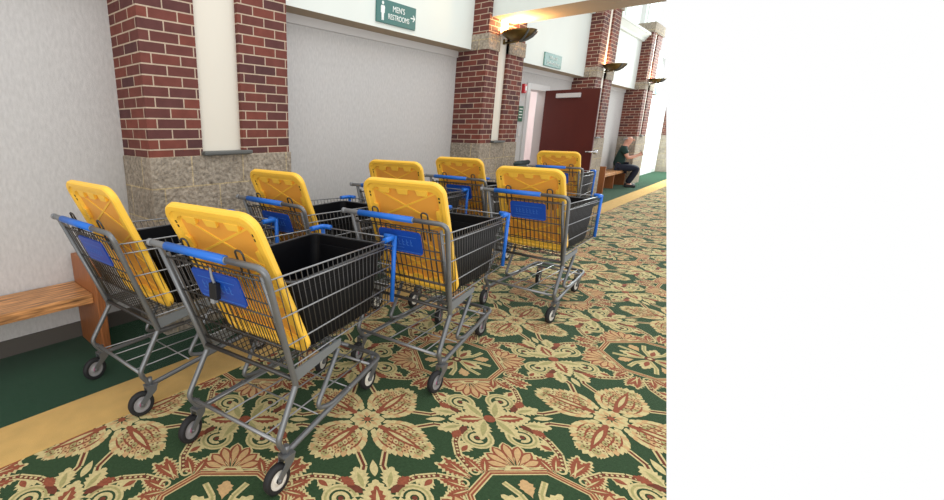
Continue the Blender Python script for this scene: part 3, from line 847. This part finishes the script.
# ------------------------------------------------------------------ seated person
def skin_mesh(nodes, edges, name, m, parent, sub=2):
    """nodes: (pos, radius or (rx, ry)); the first node is the root"""
    me = bpy.data.meshes.new(name); me.from_pydata([n[0] for n in nodes], edges, [])
    o = bpy.data.objects.new('tmp', me); COL.objects.link(o)
    sk = o.modifiers.new('skin', 'SKIN'); o.modifiers.new('sub', 'SUBSURF').levels = sub
    for i, n in enumerate(nodes):
        r = n[1] if isinstance(n[1], tuple) else (n[1], n[1]); me.skin_vertices[0].data[i].radius = r
        me.skin_vertices[0].data[i].use_root = (i == 0)
    dg = bpy.context.evaluated_depsgraph_get(); out = bpy.data.meshes.new_from_object(o.evaluated_get(dg))
    bpy.data.objects.remove(o); out.materials.clear(); out.materials.append(m)
    for p in out.polygons: p.use_smooth = True
    r = bpy.data.objects.new(name, out); COL.objects.link(r); r.parent = parent; return r
# local frame: -y is forward (away from the wall), z up, origin on the floor under the hips
per = thing('person', 'bald person in dark green polo on the far bench, hunched over a phone', 'person', (13.25, 3.08, 0), math.radians(14)); per.scale = (.93, .93, .93)
N_ = []; E_ = []
def nd(p, r, a=None):
    N_.append((p, r)); k = len(N_)-1
    if a is not None: E_.append((a, k))
    return k
pel = nd((0, 0, .53), (.15, .12)); wai = nd((0, -.02, .70), (.14, .11), pel); che = nd((0, -.06, .92), (.16, .115), wai)
nk = nd((0, -.105, 1.085), (.062, .062), che); 
hd0 = nd((0, -.150, 1.16), (.080, .092), nk); hd1 = nd((0, -.170, 1.235), (.090, .106), hd0); hd2 = nd((0, -.150, 1.305), (.064, .074), hd1)
for s_ in (1, -1):
    sh = nd((s_*.17, -.07, 1.01), .060, che); el = nd((s_*.23, -.20, .76), .044, sh); wr = nd((s_*.09, -.42, .83), .030, el); ha = nd((s_*.06, -.475, .86), (.034, .02), wr)
    for j in range(4):
        f1 = nd((s_*(.035-.002*j), -.50, .895-.02*j), .0095, ha); nd((s_*.004, -.515, .895-.02*j), .0085, f1)
    th = nd((s_*.055, -.47, .91), .010, wr); nd((s_*.03, -.475, .935), .009, th)
    hp = nd((s_*.10, -.06, .50), .095, pel); kn = nd((s_*.13, -.46, .50), .065, hp); an = nd((s_*.13, -.27, .10), .042, kn); nd((s_*.135, -.39, .045), (.04, .032), an)
body = skin_mesh(N_, E_, 'body', M['skin'], per)
hdm = MB()
hdm.tube([(0, -.255, 1.255), (0, -.285, 1.215), (0, -.265, 1.20)], [.010, .018, .012], 8)
for s_ in (1, -1):
    hdm.lathe([(0, -.008), (.02, -.008), (.026, 0), (.02, .008), (0, .01)], 12, 0, Matrix.Translation((s_*.083, -.14, 1.235)) @ Matrix.Rotation(PI/2, 4, 'Y') @ Matrix.Diagonal((1.3, .8, 1, 1)))
fo = hdm.build('face', M['skin'], per)
ey = MB()
for s_ in (1, -1): ey.lathe([(0, -.010), (.009, -.006), (.012, 0), (.009, .006), (0, .01)], 10, 0, Matrix.Translation((s_*.032, -.252, 1.262)))
ey.box((-.022, -.262, 1.172), (.022, -.245, 1.178)); ey.build('eyes_and_mouth', M['c_dark'], fo)
hr = MB()
for s_ in (1, -1):
    hr.tube([(s_*.080, -.13, 1.27), (s_*.072, -.08, 1.25), (s_*.03, -.055, 1.23), (0, -.05, 1.225)], [.014, .02, .022, .022], 8)
hr.build('hair', M['hubgrey'], per)
S_ = [((0, 0, .50), (.185, .155)), ((0, -.02, .70), (.172, .142)), ((0, -.06, .92), (.188, .140)), ((0, -.09, 1.06), (.092, .082))]
Ed = [(0, 1), (1, 2), (2, 3)]
for s_ in (1, -1):
    k = len(S_); S_ += [((s_*.175, -.07, 1.01), .080), ((s_*.215, -.155, .86), .070)]; Ed += [(2, k), (k, k+1)]
shirt = skin_mesh(S_, Ed, 'polo_shirt', M['polo'], per)
MB().box((.05, -.200, .90), (.10, -.186, .95)).build('emblem', M['white'], shirt)
T_ = [((0, 0, .52), (.178, .145))]; Ed = []
for s_ in (1, -1):
    k = len(T_); T_ += [((s_*.10, -.06, .505), .112), ((s_*.13, -.46, .505), .082), ((s_*.13, -.37, .30), .074), ((s_*.13, -.27, .09), .068)]; Ed += [(0, k), (k, k+1), (k+1, k+2), (k+2, k+3)]
skin_mesh(T_, Ed, 'trousers', M['trouser'], per)
for s_ in (1, -1):
    MB().prism([(-.045, -.14), (-.03, -.18), (.03, -.18), (.045, -.14), (.042, .08), (-.042, .08)], .004, .08, 0, Matrix.Translation((s_*.135, -.29, 0))).build('shoe', M['shoe'], per, bevel=.015)
ph = MB().box((-.038, -.012, -.07), (.038, 0, .07), 0, Matrix.Translation((13.36, 2.635, .835)) @ Matrix.Rotation(math.radians(14), 4, 'Z') @ Matrix.Rotation(math.radians(-35), 4, 'X')).build('phone', M['strap'], bevel=.004)
tag(ph, 'black phone held by the seated person', 'phone')

# ------------------------------------------------------------------ light
wd = bpy.data.worlds.new('world'); scn.world = wd; wd.use_nodes = True
bg = wd.node_tree.nodes['Background']; bg.inputs['Color'].default_value = (1, 1, 1, 1); bg.inputs['Strength'].default_value = 1.0
def area(name, loc, target, size, size_y, energy, col=(1, 1, 1)):
    l = bpy.data.lights.new(name, 'AREA'); l.shape = 'RECTANGLE'; l.size = size; l.size_y = size_y; l.energy = energy; l.color = col
    o = bpy.data.objects.new(name, l); COL.objects.link(o); o.location = loc
    o.rotation_euler = (Vector(target)-Vector(loc)).to_track_quat('-Z', 'Y').to_euler(); return o
area('side_room_light', (8.8, YW+.8, 2.5), (8.8, YW+.8, 0), 1.2, .8, 25)
area('end_window_light', (17.0, 2.0, 3.4), (14.6, 2.6, 0), 2.5, 2, 480, (.92, 1, .98))
area('rear_fill_light', (-3.2, -2.6, 1.5), (2.2, 1.6, .8), 4.5, 2.4, 130, (1, .98, .95))  # added fill from behind the camera, brightens the lids; no window modelled
area('overhead_fill_light', (3.0, -.5, 6.0), (3.0, 1.5, 0), 8, 4, 120)  # added overhead fill, strengthens light from above; no fixture seen

scn.view_settings.view_transform = 'Standard'; scn.view_settings.look = 'None'
scn.view_settings.exposure = 0; scn.view_settings.gamma = 1
